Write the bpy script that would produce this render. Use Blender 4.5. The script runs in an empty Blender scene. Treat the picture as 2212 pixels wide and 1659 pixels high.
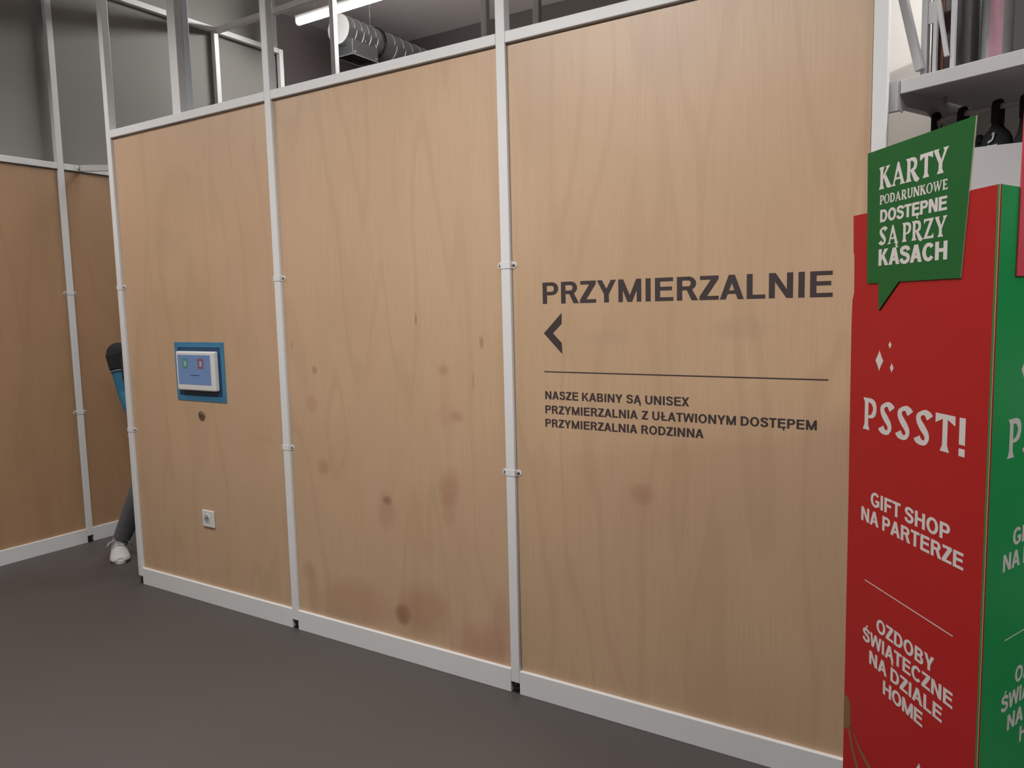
import bpy, bmesh, math, random
from mathutils import Vector, Matrix
random.seed(7)
sc = bpy.context.scene
COL = sc.collection

# ------------------------------------------------------------------ camera, world, lights, exposure
F, YAW, PITCH, ROLL = 1656.73, 0.5650, -0.1015, -0.0238
CAM = Vector((4.1468, -2.4649, 1.5423))
def camera():
    cy, sy, cp, sp = math.cos(YAW), math.sin(YAW), math.cos(PITCH), math.sin(PITCH)
    fwd = Vector((-sy*cp, cy*cp, sp)); right = Vector((cy, sy, 0)); up = right.cross(fwd)
    cr, sr = math.cos(ROLL), math.sin(ROLL)
    r2 = cr*right + sr*up; u2 = -sr*right + cr*up
    cd = bpy.data.cameras.new('camera'); co = bpy.data.objects.new('camera', cd); COL.objects.link(co)
    cd.sensor_fit = 'HORIZONTAL'; cd.sensor_width = 36.0; cd.lens = F/2212*36.0
    cd.clip_start = 0.05; cd.clip_end = 60
    m = Matrix((r2, u2, -fwd)).transposed().to_4x4(); m.translation = CAM
    co.matrix_world = m; sc.camera = co
camera()
sc.view_settings.view_transform = 'Standard'; sc.view_settings.look = 'None'
sc.view_settings.gamma = 1.0; sc.view_settings.use_curve_mapping = False
sc.view_settings.exposure = -0.05
sc.cycles.use_denoising = True
w = bpy.data.worlds.new('world'); sc.world = w; w.use_nodes = True
w.node_tree.nodes['Background'].inputs[0].default_value = (0.9, 0.92, 1.0, 1)
w.node_tree.nodes['Background'].inputs[1].default_value = 0.01
def strip_light(name, loc, length, width, power, rz=0.0, color=(1, 0.975, 0.95), spread=180):
    d = bpy.data.lights.new(name, 'AREA'); d.shape = 'RECTANGLE'; d.size = length; d.size_y = width
    d.energy = power; d.color = color; d.spread = math.radians(spread)
    o = bpy.data.objects.new(name, d); COL.objects.link(o); o.location = loc; o.rotation_euler = (0, 0, rz)
    return o
# shop lamps hung over the sales floor (each one has its fixture further down)
SHOP_LAMPS = [(-0.25, -1.05, 0.0), (2.25, -1.65, 0.0), (3.80, -1.65, 0.0), (-0.25, -5.0, 0.0), (6.1, -1.35, 0.0)]
SHOP_POWER = [26, 66, 25, 60, 60]
LAMP_Z = 3.42
for (lx, ly, rz), pw in zip(SHOP_LAMPS, SHOP_POWER):
    strip_light('shop_lamp_light', (lx, ly, LAMP_Z-0.065), 1.45, 0.07, pw, rz, spread=160)

# light bar at the top of the shelving unit on the right
strip_light('shelf_bar_light', (4.48, .02, 2.918), 1.1, 0.03, 17, math.radians(-22.3))

# ------------------------------------------------------------------ helpers
def lin(c):
    return c/12.92 if c <= 0.04045 else ((c+0.055)/1.055)**2.4
def srgb(r, g, b):
    return (lin(r/255), lin(g/255), lin(b/255), 1)
def mat(name, col, rough=0.5, metal=0.0, spec=0.5, noise=0.0, nscale=20.0, emit=None, estr=0.0, bump=0.0, bscale=200.0):
    m = bpy.data.materials.new(name); m.use_nodes = True; nt = m.node_tree; N = nt.nodes; L = nt.links
    b = N['Principled BSDF']
    b.inputs['Base Color'].default_value = col; b.inputs['Roughness'].default_value = rough
    b.inputs['Metallic'].default_value = metal; b.inputs['Specular IOR Level'].default_value = spec
    if noise > 0 or bump > 0:
        tc = N.new('ShaderNodeTexCoord')
    if noise > 0:
        nz = N.new('ShaderNodeTexNoise'); nz.inputs['Scale'].default_value = nscale; nz.inputs['Detail'].default_value = 6
        L.new(tc.outputs['Object'], nz.inputs['Vector'])
        mx = N.new('ShaderNodeMix'); mx.data_type = 'RGBA'
        mx.inputs[6].default_value = tuple(c*(1-noise) for c in col[:3])+(1,)
        mx.inputs[7].default_value = tuple(min(1, c*(1+noise)) for c in col[:3])+(1,)
        L.new(nz.outputs['Fac'], mx.inputs[0]); L.new(mx.outputs[2], b.inputs['Base Color'])
    if bump > 0:
        n2 = N.new('ShaderNodeTexNoise'); n2.inputs['Scale'].default_value = bscale
        L.new(tc.outputs['Object'], n2.inputs['Vector'])
        bp = N.new('ShaderNodeBump'); bp.inputs['Strength'].default_value = bump; bp.inputs['Distance'].default_value = 0.002
        L.new(n2.outputs['Fac'], bp.inputs['Height']); L.new(bp.outputs['Normal'], b.inputs['Normal'])
    if emit is not None:
        b.inputs['Emission Color'].default_value = emit; b.inputs['Emission Strength'].default_value = estr
    return m

def plywood(name, seed, spots=(), base=(0.528, 0.356, 0.222), dark=(0.420, 0.270, 0.157)):
    """birch plywood face: tall cathedral grain, cloudy tone, dark pores, reddish knot stains at given (x, z, rx, rz, strength)"""
    m = bpy.data.materials.new(name); m.use_nodes = True; nt = m.node_tree; N = nt.nodes; L = nt.links
    b = N['Principled BSDF']; b.inputs['Roughness'].default_value = 0.42; b.inputs['Specular IOR Level'].default_value = 0.8
    geo = N.new('ShaderNodeNewGeometry')
    mp = N.new('ShaderNodeMapping'); mp.inputs['Location'].default_value = (seed*3.7, seed*1.3, seed*2.1)
    L.new(geo.outputs['Position'], mp.inputs['Vector'])
    def noise(scale, sx, sz, det=4, rough=0.5):
        q = N.new('ShaderNodeMapping'); q.inputs['Scale'].default_value = (sx, sx, sz)
        L.new(mp.outputs['Vector'], q.inputs['Vector'])
        z = N.new('ShaderNodeTexNoise'); z.inputs['Scale'].default_value = scale; z.inputs['Detail'].default_value = det
        z.inputs['Roughness'].default_value = rough; L.new(q.outputs['Vector'], z.inputs['Vector']); return z
    def ramp(src, p0, p1, c0=(0, 0, 0, 1), c1=(1, 1, 1, 1)):
        r = N.new('ShaderNodeValToRGB'); e = r.color_ramp.elements
        e[0].position = p0; e[0].color = c0; e[1].position = p1; e[1].color = c1
        L.new(src, r.inputs[0]); return r
    def mix(fac, a, c, mode='MIX'):
        x = N.new('ShaderNodeMix'); x.data_type = 'RGBA'; x.blend_type = mode
        for sock, v in ((0, fac), (6, a), (7, c)):
            if hasattr(v, 'links') or hasattr(v, 'is_linked'): L.new(v, x.inputs[sock])
            elif sock == 0: x.inputs[0].default_value = v
            else: x.inputs[sock].default_value = v
        return x.outputs[2]
    # cathedral rings: a slow noise stretched upwards, read as contour lines
    slow = noise(1.0, 2.6, 0.42, 2, 0.45)
    mul = N.new('ShaderNodeMath'); mul.operation = 'MULTIPLY'; mul.inputs[1].default_value = 46.0
    L.new(slow.outputs['Fac'], mul.inputs[0])
    sn = N.new('ShaderNodeMath'); sn.operation = 'SINE'; L.new(mul.outputs[0], sn.inputs[0])
    slow.inputs['Distortion'].default_value = 0.35
    rg = ramp(sn.outputs[0], 0.62, 1.0)
    fine = noise(1.0, 150, 5.0, 3)
    fr = ramp(fine.outputs['Fac'], 0.35, 0.68)
    cloud = noise(1.0, 2.2, 1.6, 3); cr = ramp(cloud.outputs['Fac'], 0.3, 0.72)
    A = tuple(base)+(1,); D = tuple(dark)+(1,)
    half = tuple((a+d)/2 for a, d in zip(base, dark))+(1,)
    c = mix(cr.outputs[0], A, half)
    f1 = N.new('ShaderNodeMath'); f1.operation = 'MULTIPLY'; f1.inputs[1].default_value = 0.36
    L.new(rg.outputs[0], f1.inputs[0])
    c = mix(f1.outputs[0], c, D)
    f2 = N.new('ShaderNodeMath'); f2.operation = 'MULTIPLY'; f2.inputs[1].default_value = 0.30
    L.new(fr.outputs[0], f2.inputs[0])
    c = mix(f2.outputs[0], c, D)
    # pinkish heartwood bands
    pk = noise(1.0, 3.4, 0.35, 2); pr = ramp(pk.outputs['Fac'], 0.52, 0.75)
    f3 = N.new('ShaderNodeMath'); f3.operation = 'MULTIPLY'; f3.inputs[1].default_value = 0.40
    L.new(pr.outputs[0], f3.inputs[0])
    c = mix(f3.outputs[0], c, (base[0]*1.0, base[1]*0.93, base[2]*1.06, 1))
    # sparse dark pores
    po = noise(1.0, 95, 9, 2); por = ramp(po.outputs['Fac'], 0.74, 0.80)
    f4 = N.new('ShaderNodeMath'); f4.operation = 'MULTIPLY'; f4.inputs[1].default_value = 0.35
    L.new(por.outputs[0], f4.inputs[0])
    c = mix(f4.outputs[0], c, (0.25, 0.15, 0.085, 1))
    if spots:
        wob = noise(1.0, 9, 5, 3)
        sep = N.new('ShaderNodeSeparateXYZ'); L.new(geo.outputs['Position'], sep.inputs[0])
        for (sx, sz, rx, rz, st, col) in spots:
            def axis(out, c0, r):
                a = N.new('ShaderNodeMath'); a.operation = 'SUBTRACT'; a.inputs[1].default_value = c0; L.new(out, a.inputs[0])
                d = N.new('ShaderNodeMath'); d.operation = 'DIVIDE'; d.inputs[1].default_value = r; L.new(a.outputs[0], d.inputs[0])
                p = N.new('ShaderNodeMath'); p.operation = 'POWER'; p.inputs[1].default_value = 2.0; L.new(d.outputs[0], p.inputs[0]); return p.outputs[0]
            ad = N.new('ShaderNodeMath'); ad.operation = 'ADD'
            L.new(axis(sep.outputs[0], sx, rx), ad.inputs[0]); L.new(axis(sep.outputs[2], sz, rz), ad.inputs[1])
            wv = N.new('ShaderNodeMath'); wv.operation = 'MULTIPLY_ADD'; wv.inputs[1].default_value = 1.6; L.new(wob.outputs['Fac'], wv.inputs[0]); L.new(ad.outputs[0], wv.inputs[2])
            mr = N.new('ShaderNodeMapRange'); mr.interpolation_type = 'SMOOTHERSTEP'
            mr.inputs[1].default_value = 0.6; mr.inputs[2].default_value = 2.0; mr.inputs[3].default_value = st; mr.inputs[4].default_value = 0.0
            L.new(wv.outputs[0], mr.inputs[0])
            c = mix(mr.outputs[0], c, col)
    L.new(c, b.inputs['Base Color'])
    return m

class MB:
    def __init__(s): s.v = []; s.f = []; s.sm = []
    def add(s, vs, fs, smooth=False):
        o = len(s.v); s.v += [tuple(v) for v in vs]
        for f in fs: s.f.append(tuple(i+o for i in f)); s.sm.append(smooth)
        return s
    def box(s, p0, p1):
        (x0, y0, z0), (x1, y1, z1) = p0, p1
        x0, x1 = sorted((x0, x1)); y0, y1 = sorted((y0, y1)); z0, z1 = sorted((z0, z1))
        return s.add([(x0, y0, z0), (x1, y0, z0), (x1, y1, z0), (x0, y1, z0), (x0, y0, z1), (x1, y0, z1), (x1, y1, z1), (x0, y1, z1)],
              [(0, 3, 2, 1), (4, 5, 6, 7), (0, 1, 5, 4), (1, 2, 6, 5), (2, 3, 7, 6), (3, 0, 4, 7)])
    def obox(s, o, ax, ay, az):
        """box spanned by three edge vectors from corner o"""
        o, ax, ay, az = map(Vector, (o, ax, ay, az))
        if ax.cross(ay).dot(az) < 0: ax, ay = ay, ax
        P = [o, o+ax, o+ax+ay, o+ay]; P += [p+az for p in P]
        return s.add(P, [(0, 3, 2, 1), (4, 5, 6, 7), (0, 1, 5, 4), (1, 2, 6, 5), (2, 3, 7, 6), (3, 0, 4, 7)])
    def prism(s, poly, fr, t0, t1):
        """2-D polygon (u, v) in frame fr=(origin, U, V, outward N), between offsets t0 < t1 along N"""
        o, U, V, N = fr; n = len(poly)
        a = sum(poly[i][0]*poly[(i+1) % n][1]-poly[(i+1) % n][0]*poly[i][1] for i in range(n))
        if (a < 0) != (U.cross(V).dot(N) < 0): poly = poly[::-1]
        lo = [o+U*p[0]+V*p[1]+N*t0 for p in poly]; hi = [o+U*p[0]+V*p[1]+N*t1 for p in poly]
        fs = [tuple(range(n, 2*n)), tuple(range(n-1, -1, -1))]
        for i in range(n): j = (i+1) % n; fs.append((i, j, n+j, n+i))
        return s.add(lo+hi, fs)
    def tube(s, pts, rad, n=16, caps=True, ref=(0, 0, 1), ell=1.0):
        """swept tube; rad may be a number, a list, or a list of (a, b); ell squashes along ref"""
        pts = [Vector(p) for p in pts]; k = len(pts)
        if not isinstance(rad, (list, tuple)): rad = [rad]*k
        ref = Vector(ref); V = []; prev = None
        for i, p in enumerate(pts):
            t = (pts[min(i+1, k-1)]-pts[max(i-1, 0)]).normalized()
            if prev is None:
                a = ref.cross(t)
                if a.length < 1e-3: a = Vector((1, 0, 0)).cross(t)
                if a.length < 1e-3: a = Vector((0, 1, 0)).cross(t)
            else:
                a = prev-t*prev.dot(t)
            a.normalize(); prev = a; b = t.cross(a)
            r = rad[i]; ra, rb = r if isinstance(r, (tuple, list)) else (r, r*ell)
            for q in range(n):
                g = 2*math.pi*q/n; V.append(p+a*(ra*math.cos(g))+b*(rb*math.sin(g)))
        fs = []
        for i in range(k-1):
            for q in range(n): fs.append((i*n+q, i*n+(q+1) % n, (i+1)*n+(q+1) % n, (i+1)*n+q))
        s.add(V, fs, True)
        if caps:
            s.add(V[:n], [tuple(range(n-1, -1, -1))]); s.add(V[-n:], [tuple(range(n))])
        return s
    def ball(s, c, r, n=16, m=10):
        c = Vector(c); rx, ry, rz = r if isinstance(r, (tuple, list)) else (r, r, r)
        V = []; fs = []
        for i in range(m+1):
            t = math.pi*i/m
            for q in range(n):
                g = 2*math.pi*q/n; V.append(c+Vector((rx*math.sin(t)*math.cos(g), ry*math.sin(t)*math.sin(g), rz*math.cos(t))))
        for i in range(m):
            for q in range(n): fs.append((i*n+q, (i+1)*n+q, (i+1)*n+(q+1) % n, i*n+(q+1) % n))
        return s.add(V, fs, True)
    def build(s, name, m, parent=None, bevel=0.0, seg=2, weld=True):
        me = bpy.data.meshes.new(name); off = Vector((0, 0, 0))
        p = parent
        while p is not None: off += Vector(p.location); p = p.parent
        me.from_pydata([Vector(v)-off for v in s.v], [], s.f)
        for pl, q in zip(me.polygons, s.sm): pl.use_smooth = q
        if weld:
            bm = bmesh.new(); bm.from_mesh(me); bmesh.ops.remove_doubles(bm, verts=bm.verts, dist=1e-6)
            bm.to_mesh(me); bm.free()
        me.materials.append(m); me.update()
        o = bpy.data.objects.new(name, me); COL.objects.link(o)
        if parent is not None: o.parent = parent
        if bevel > 0:
            b = o.modifiers.new('bevel', 'BEVEL'); b.width = bevel; b.segments = seg; b.limit_method = 'ANGLE'; b.angle_limit = math.radians(40)
        return o

def thing(name, label, cat, loc=(0, 0, 0), group=None):
    o = bpy.data.objects.new(name, None); COL.objects.link(o); o.location = loc; o.empty_display_size = 0.05
    o['label'] = label; o['category'] = cat
    if group: o['group'] = group
    return o
def tag(o, label, cat, group=None):
    o['label'] = label; o['category'] = cat
    if group: o['group'] = group
    return o
def struct(name, mb, m):
    o = mb.build(name, m); o['kind'] = 'structure'; return o
def relabel(o, t): o['label'] = t; return o

# ------------------------------------------------------------------ materials
M = {}
M['paint'] = mat('white_frame_paint', (0.66, 0.66, 0.66, 1), 0.42, noise=0.03, nscale=6)
M['galv'] = mat('galvanised_steel', (0.42, 0.43, 0.44, 1), 0.38, 0.85, noise=0.15, nscale=14)
M['zinc'] = mat('zinc_edge', (0.75, 0.76, 0.77, 1), 0.35, 0.7)
M['screw'] = mat('screw_steel', (0.22, 0.22, 0.22, 1), 0.35, 0.9)
M['black'] = mat('black_plastic', (0.012, 0.012, 0.013, 1), 0.5)
M['vinyl'] = mat('dark_brown_vinyl', (0.040, 0.026, 0.028, 1), 0.55)
M['floor'] = mat('grey_resin_floor', (0.064, 0.0565, 0.053, 1), 0.55, noise=0.10, nscale=1.6, bump=0.05, bscale=120)
M['wall'] = mat('grey_wall_paint', (0.235, 0.225, 0.212, 1), 0.85, noise=0.04, nscale=3)
M['darkwall'] = mat('taupe_wall_paint', (0.27, 0.23, 0.235, 1), 0.85, noise=0.05, nscale=2)
M['shopwall'] = mat('charcoal_wall_paint', (0.12, 0.115, 0.11, 1), 0.9, noise=0.05, nscale=2)
M['backwall'] = mat('brown_grey_wall_paint', (0.115, 0.098, 0.095, 1), 0.9, noise=0.05, nscale=2)
M['ceil'] = mat('grey_ceiling_paint', (0.78, 0.72, 0.71, 1), 0.9, noise=0.05, nscale=2)
M['blue'] = mat('blue_laminate', (0.038, 0.185, 0.33, 1), 0.45, noise=0.04, nscale=30)
M['whiteplastic'] = mat('white_plastic', (0.62, 0.62, 0.61, 1), 0.35)
M['screen'] = mat('screen_glass', (0.03, 0.05, 0.09, 1), 0.18, emit=srgb(95, 119, 158), estr=0.66)
M['icon_green'] = mat('icon_green', (0.03, 0.10, 0.07, 1), 0.3, emit=srgb(66, 108, 104), estr=0.6)
M['icon_red'] = mat('icon_red', (0.10, 0.03, 0.04, 1), 0.3, emit=srgb(105, 72, 96), estr=0.6)
M['icon_light'] = mat('icon_light', (0.2, 0.2, 0.2, 1), 0.3, emit=srgb(100, 125, 130), estr=0.6)
M['icon_dark'] = mat('icon_dark', (0.02, 0.03, 0.06, 1), 0.3, emit=srgb(50, 70, 120), estr=0.4)
M['brass'] = mat('aged_brass', (0.26, 0.19, 0.12, 1), 0.45, 0.7, noise=0.1, nscale=80)
M['lamp'] = mat('lamp_diffuser', (0.9, 0.9, 0.88, 1), 0.4, emit=(1.0, 0.99, 0.96, 1), estr=9.0)
M['red'] = mat('red_printed_board', (0.33, 0.0125, 0.0125, 1), 0.45, spec=0.18, noise=0.03, nscale=4)
M['green'] = mat('green_printed_board', (0.006, 0.235, 0.060, 1), 0.42, spec=0.12, noise=0.03, nscale=4)
M['signgreen'] = mat('dark_green_printed_board', (0.014, 0.095, 0.024, 1), 0.45, spec=0.12, noise=0.03, nscale=4)
M['signred'] = mat('coral_red_printed_board', (0.50, 0.05, 0.07, 1), 0.45, spec=0.2, noise=0.03, nscale=4)
M['boardedge'] = mat('raw_board_edge', (0.42, 0.38, 0.27, 1), 0.7)
M['print'] = mat('light_grey_print', (0.54, 0.50, 0.485, 1), 0.5)
M['goldprint'] = mat('bronze_print', (0.165, 0.085, 0.037, 1), 0.4, noise=0.08, nscale=40)
M['shelf'] = mat('white_shelf_steel', (0.45, 0.45, 0.455, 1), 0.45, noise=0.02, nscale=8)
M['cream'] = mat('cream_back_panel', (0.84, 0.82, 0.78, 1), 0.5, noise=0.03, nscale=8)
M['blackfab'] = mat('black_fabric', (0.008, 0.008, 0.009, 1), 0.85, noise=0.3, nscale=60)
M['blackbox'] = mat('black_card', (0.025, 0.024, 0.024, 1), 0.5, noise=0.1, nscale=30)
M['brownbox'] = mat('dark_brown_lacquer', (0.055, 0.026, 0.024, 1), 0.25, noise=0.35, nscale=25)
M['bag'] = mat('silver_foil_bag', (0.22, 0.22, 0.22, 1), 0.3, noise=0.25, nscale=22, bump=0.6, bscale=40)
M['pink'] = mat('pink_fabric', (0.36, 0.19, 0.23, 1), 0.6, noise=0.25, nscale=25)
M['skin'] = mat('skin', (0.50, 0.30, 0.22, 1), 0.5)
M['hair'] = mat('dark_hair', (0.03, 0.018, 0.012, 1), 0.5, noise=0.3, nscale=80)
M['tee'] = mat('black_cotton', (0.010, 0.010, 0.011, 1), 0.9, noise=0.2, nscale=60)
M['sleeve'] = mat('blue_cotton', (0.025, 0.145, 0.255, 1), 0.8, noise=0.15, nscale=40)
M['jeans'] = mat('grey_denim', (0.105, 0.107, 0.116, 1), 0.9, noise=0.3, nscale=70)
M['shoe'] = mat('white_canvas', (0.55, 0.53, 0.52, 1), 0.7, noise=0.06, nscale=40)
M['sock'] = mat('grey_sock', (0.26, 0.25, 0.25, 1), 0.9)
M['lace'] = mat('white_lace', (0.42, 0.38, 0.38, 1), 0.8)

# ------------------------------------------------------------------ the setting
struct('floor', MB().box((-3.2, -7, -0.1), (9, 4.6, 0.0)), M['floor'])
struct('ceiling', MB().box((-3.2, -7, 4.5), (9, 4.6, 4.6)), M['ceil'])
struct('wall_left', MB().box((-2.0, -7, 0), (-1.13, 2.25, 4.5)), M['wall'])
struct('wall_left_rear', MB().box((-3.2, 2.25, 0), (-2.0, 4.6, 4.5)), M['darkwall'])
struct('wall_back', MB().box((-2.0, 4.47, 0), (9, 4.6, 4.5)), M['backwall'])
struct('wall_front', MB().box((-1.13, -7, 0), (9, -6.9, 4.5)), M['shopwall'])
struct('wall_right', MB().box((8.9, -6.9, 0), (9, 4.47, 4.5)), M['shopwall'])

# ------------------------------------------------------------------ lettering
def rect(x0, y0, x1, y1): return [(x0, y0), (x1, y0), (x1, y1), (x0, y1)]
def par(xb, yb, xt, yt, hw): return [(xb, yb), (xb+hw, yb), (xt+hw, yt), (xt, yt)]
def arc(cx, cy, rx, ry, w, h, a0, a1, n=16):
    out = []
    for i in range(n):
        a, b = (math.radians(a0+(a1-a0)*k/n) for k in (i, i+1))
        out.append([(cx+rx*math.cos(a), cy+ry*math.sin(a)), (cx+rx*math.cos(b), cy+ry*math.sin(b)),
                    (cx+(rx-w)*math.cos(b), cy+(ry-h)*math.sin(b)), (cx+(rx-w)*math.cos(a), cy+(ry-h)*math.sin(a))])
    return out
def catmull(P, k=8):
    out = []
    for i in range(len(P)-1):
        p0, p1, p2, p3 = P[max(i-1, 0)], P[i], P[i+1], P[min(i+2, len(P)-1)]
        for j in range(k):
            t = j/k
            out.append(tuple(0.5*(2*b+(c-a)*t+(2*a-5*b+4*c-d)*t*t+(3*b-a-3*c+d)*t**3) for a, b, c, d in zip(p0, p1, p2, p3)))
    return out+[tuple(P[-1])]
def ribbon(P, k=8):
    """P = (x, y, half width); smooth ribbon as quads"""
    C = catmull(P, k); L = []; R = []
    for i, (x, y, h) in enumerate(C):
        a = C[max(i-1, 0)]; b = C[min(i+1, len(C)-1)]
        tx, ty = b[0]-a[0], b[1]-a[1]; l = math.hypot(tx, ty) or 1
        L.append((x-ty/l*h, y+tx/l*h)); R.append((x+ty/l*h, y-tx/l*h))
    return [[L[i], R[i], R[i+1], L[i+1]] for i in range(len(C)-1)]
def sans(ch, w):
    """bold grotesque capital: polygons on a cap height of 1, and advance width"""
    h = w*0.86; s = 0.075
    def sh(ps, d): return [[(x+d, y) for x, y in p] for p in ps]
    G = None
    if ch == 'I': G = [rect(0, 0, w, 1)], w
    elif ch == 'L': G = [rect(0, 0, w, 1), rect(w, 0, .60, h)], .60
    elif ch == 'E' or ch == 'Ę':
        G = [rect(0, 0, w, 1), rect(w, 0, .67, h), rect(w, .5-h/2+.03, .62, .5+h/2+.03), rect(w, 1-h, .66, 1)], .67
        if ch == 'Ę': G = G[0]+ribbon([(.53, .02, .05), (.46, -.10, .055), (.50, -.19, .045), (.60, -.20, .04)], 4), .67
    elif ch == 'F': G = [rect(0, 0, w, 1), rect(w, .5-h/2, .56, .5+h/2), rect(w, 1-h, .62, 1)], .62
    elif ch == 'T': G = [rect(.33-w/2, 0, .33+w/2, 1-h), rect(0, 1-h, .66, 1)], .66
    elif ch == 'H': G = [rect(0, 0, w, 1), rect(.74-w, 0, .74, 1), rect(w, .5-h/2+.03, .74-w, .5+h/2+.03)], .74
    elif ch == 'N': G = [rect(0, 0, w, 1), rect(.75-w, 0, .75, 1), par(.75-1.08*w, 0, 0, 1, 1.08*w)], .75
    elif ch == 'M': G = [rect(0, 0, w*.92, 1), rect(.88-w*.92, 0, .88, 1), par(.44-.46*w, 0, 0, 1, 1.0*w), par(.44-.54*w, 0, .88-w, 1, 1.0*w)], .88
    elif ch == 'Z': G = [rect(0, 0, .66, h), rect(.02, 1-h, .65, 1), par(0, h*.9, .65-1.35*w, 1-h*.9, 1.35*w)], .66
    elif ch in 'AĄ':
        hw = 1.06*w; W = .80
        G = [par(0, 0, W/2-hw/2, 1, hw), par(W-hw, 0, W/2-hw/2, 1, hw), rect(.17+w*.3, .22, W-.17-w*.3, .22+h*.9)], W
        if ch == 'Ą': G = G[0]+ribbon([(.72, .02, .05), (.65, -.10, .055), (.69, -.19, .045), (.80, -.20, .04)], 4), W
    elif ch == 'Y': hw = 1.08*w; G = [rect(.38-w/2, 0, .38+w/2, .44), par(.38-hw/2, .38, 0, 1, hw), par(.38-hw/2, .38, .76-hw, 1, hw)], .76
    elif ch == 'X': hw = 1.12*w; G = [par(0, 0, .74-hw, 1, hw), par(.74-hw, 0, 0, 1, hw)], .74
    elif ch == 'W':
        hw = .92*w; W = 1.06
        G = [par(.25-hw/2, 0, 0, 1, hw), par(.25-hw/2, 0, W/2-hw/2, 1, hw), par(W-.25-hw/2, 0, W/2-hw/2, 1, hw), par(W-.25-hw/2, 0, W-hw, 1, hw)], W
    elif ch == 'K': G = [rect(0, 0, w, 1), [(w, .30), (w, .30+1.15*w), (.74-1.25*w, 1), (.74, 1)], [(.78, 0), (.78-1.22*w, 0), (.27, .50), (.27+.6*w, .50+.66*w)]], .78
    elif ch == 'U': G = [rect(0, .34, w, 1), rect(.74-w, .34, .74, 1)]+arc(.37, .355, .37, .37, w, h, 180, 360), .74
    elif ch == 'O': G = arc(.41, .5, .41, .515, w, h*1.02, 0, 360, 36), .82
    elif ch == 'C': G = arc(.40, .5, .40, .515, w, h*1.02, 38, 322, 30), .76
    elif ch == 'G': G = arc(.41, .5, .41, .515, w, h*1.02, 42, 318, 30)+[rect(.78-w, .12, .78, .52), rect(.43, .52-h, .78, .52)], .78
    elif ch == 'D': G = [rect(0, 0, w, 1), rect(w, 0, .34, h), rect(w, 1-h, .34, 1)]+arc(.33, .5, .41, .5, w, h, -90, 90, 20), .74
    elif ch in 'PR':
        lo = .40 if ch == 'P' else .43; c = (1+lo)/2; r = (1-lo)/2
        G = [rect(0, 0, w, 1), rect(w, lo, .42, lo+h), rect(w, 1-h, .42, 1)]+arc(.41, c, .27, r, w, h, -90, 90, 14), .68
        if ch == 'R': G = G[0]+[[(.75, 0), (.75-1.2*w, 0), (.34, lo+.02), (.34+1.05*w, lo+.03)]], .75
    elif ch == 'B':
        G = [rect(0, 0, w, 1), rect(w, 0, .42, h), rect(w, .5-h/2+.02, .42, .5+h/2+.02), rect(w, 1-h, .40, 1)]+arc(.40, .745, .25, .255, w, h, -90, 90, 12)+arc(.41, .265, .28, .265+h*.08, w, h, -90, 90, 12), .69
    elif ch in 'SŚ':
        q = w*.48
        G = ribbon([(.60, .735, q), (.555, .85, q), (.44, .915, q*.93), (.32, .925, q*.93), (.17, .875, q), (.11, .755, q), (.15, .645, q), (.26, .575, q*1.02), (.38, .53, q*1.05), (.50, .47, q*1.05), (.585, .375, q), (.59, .25, q), (.52, .14, q), (.38, .075, q*.93), (.26, .085, q*.93), (.14, .16, q), (.085, .29, q)], 4), .69
        if ch == 'Ś': G = G[0]+[[(.28, 1.06), (.38, 1.06), (.52, 1.25), (.34, 1.25)]], .69
    elif ch == 'Ł': G = [rect(.06, 0, .06+w, 1), rect(.06+w, 0, .66, h), par(0, .32, 0, .32, .001)[:0] or [(-.02, .30), (-.02, .30+h), (.42, .62), (.42, .62-h)]], .66
    elif ch == '!': G = [rect(0, 0, w, w*1.0), rect(0, .30, w, 1)], w
    if G is None: return [], .30
    return G
def fstem(x, w, y0=0.0, y1=1.0, f0=.06, f1=.06, fl=.17):
    """stem with flared foot and head, from left edge x"""
    p = [(x-f0, y0), (x+w+f0, y0), (x+w, y0+fl if f0 else y0)]
    q = [(x+w, y1-fl if f1 else y1), (x+w+f1, y1), (x-f1, y1), (x, y1-fl if f1 else y1), (x, y0+fl if f0 else y0)]
    return p+q
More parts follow.
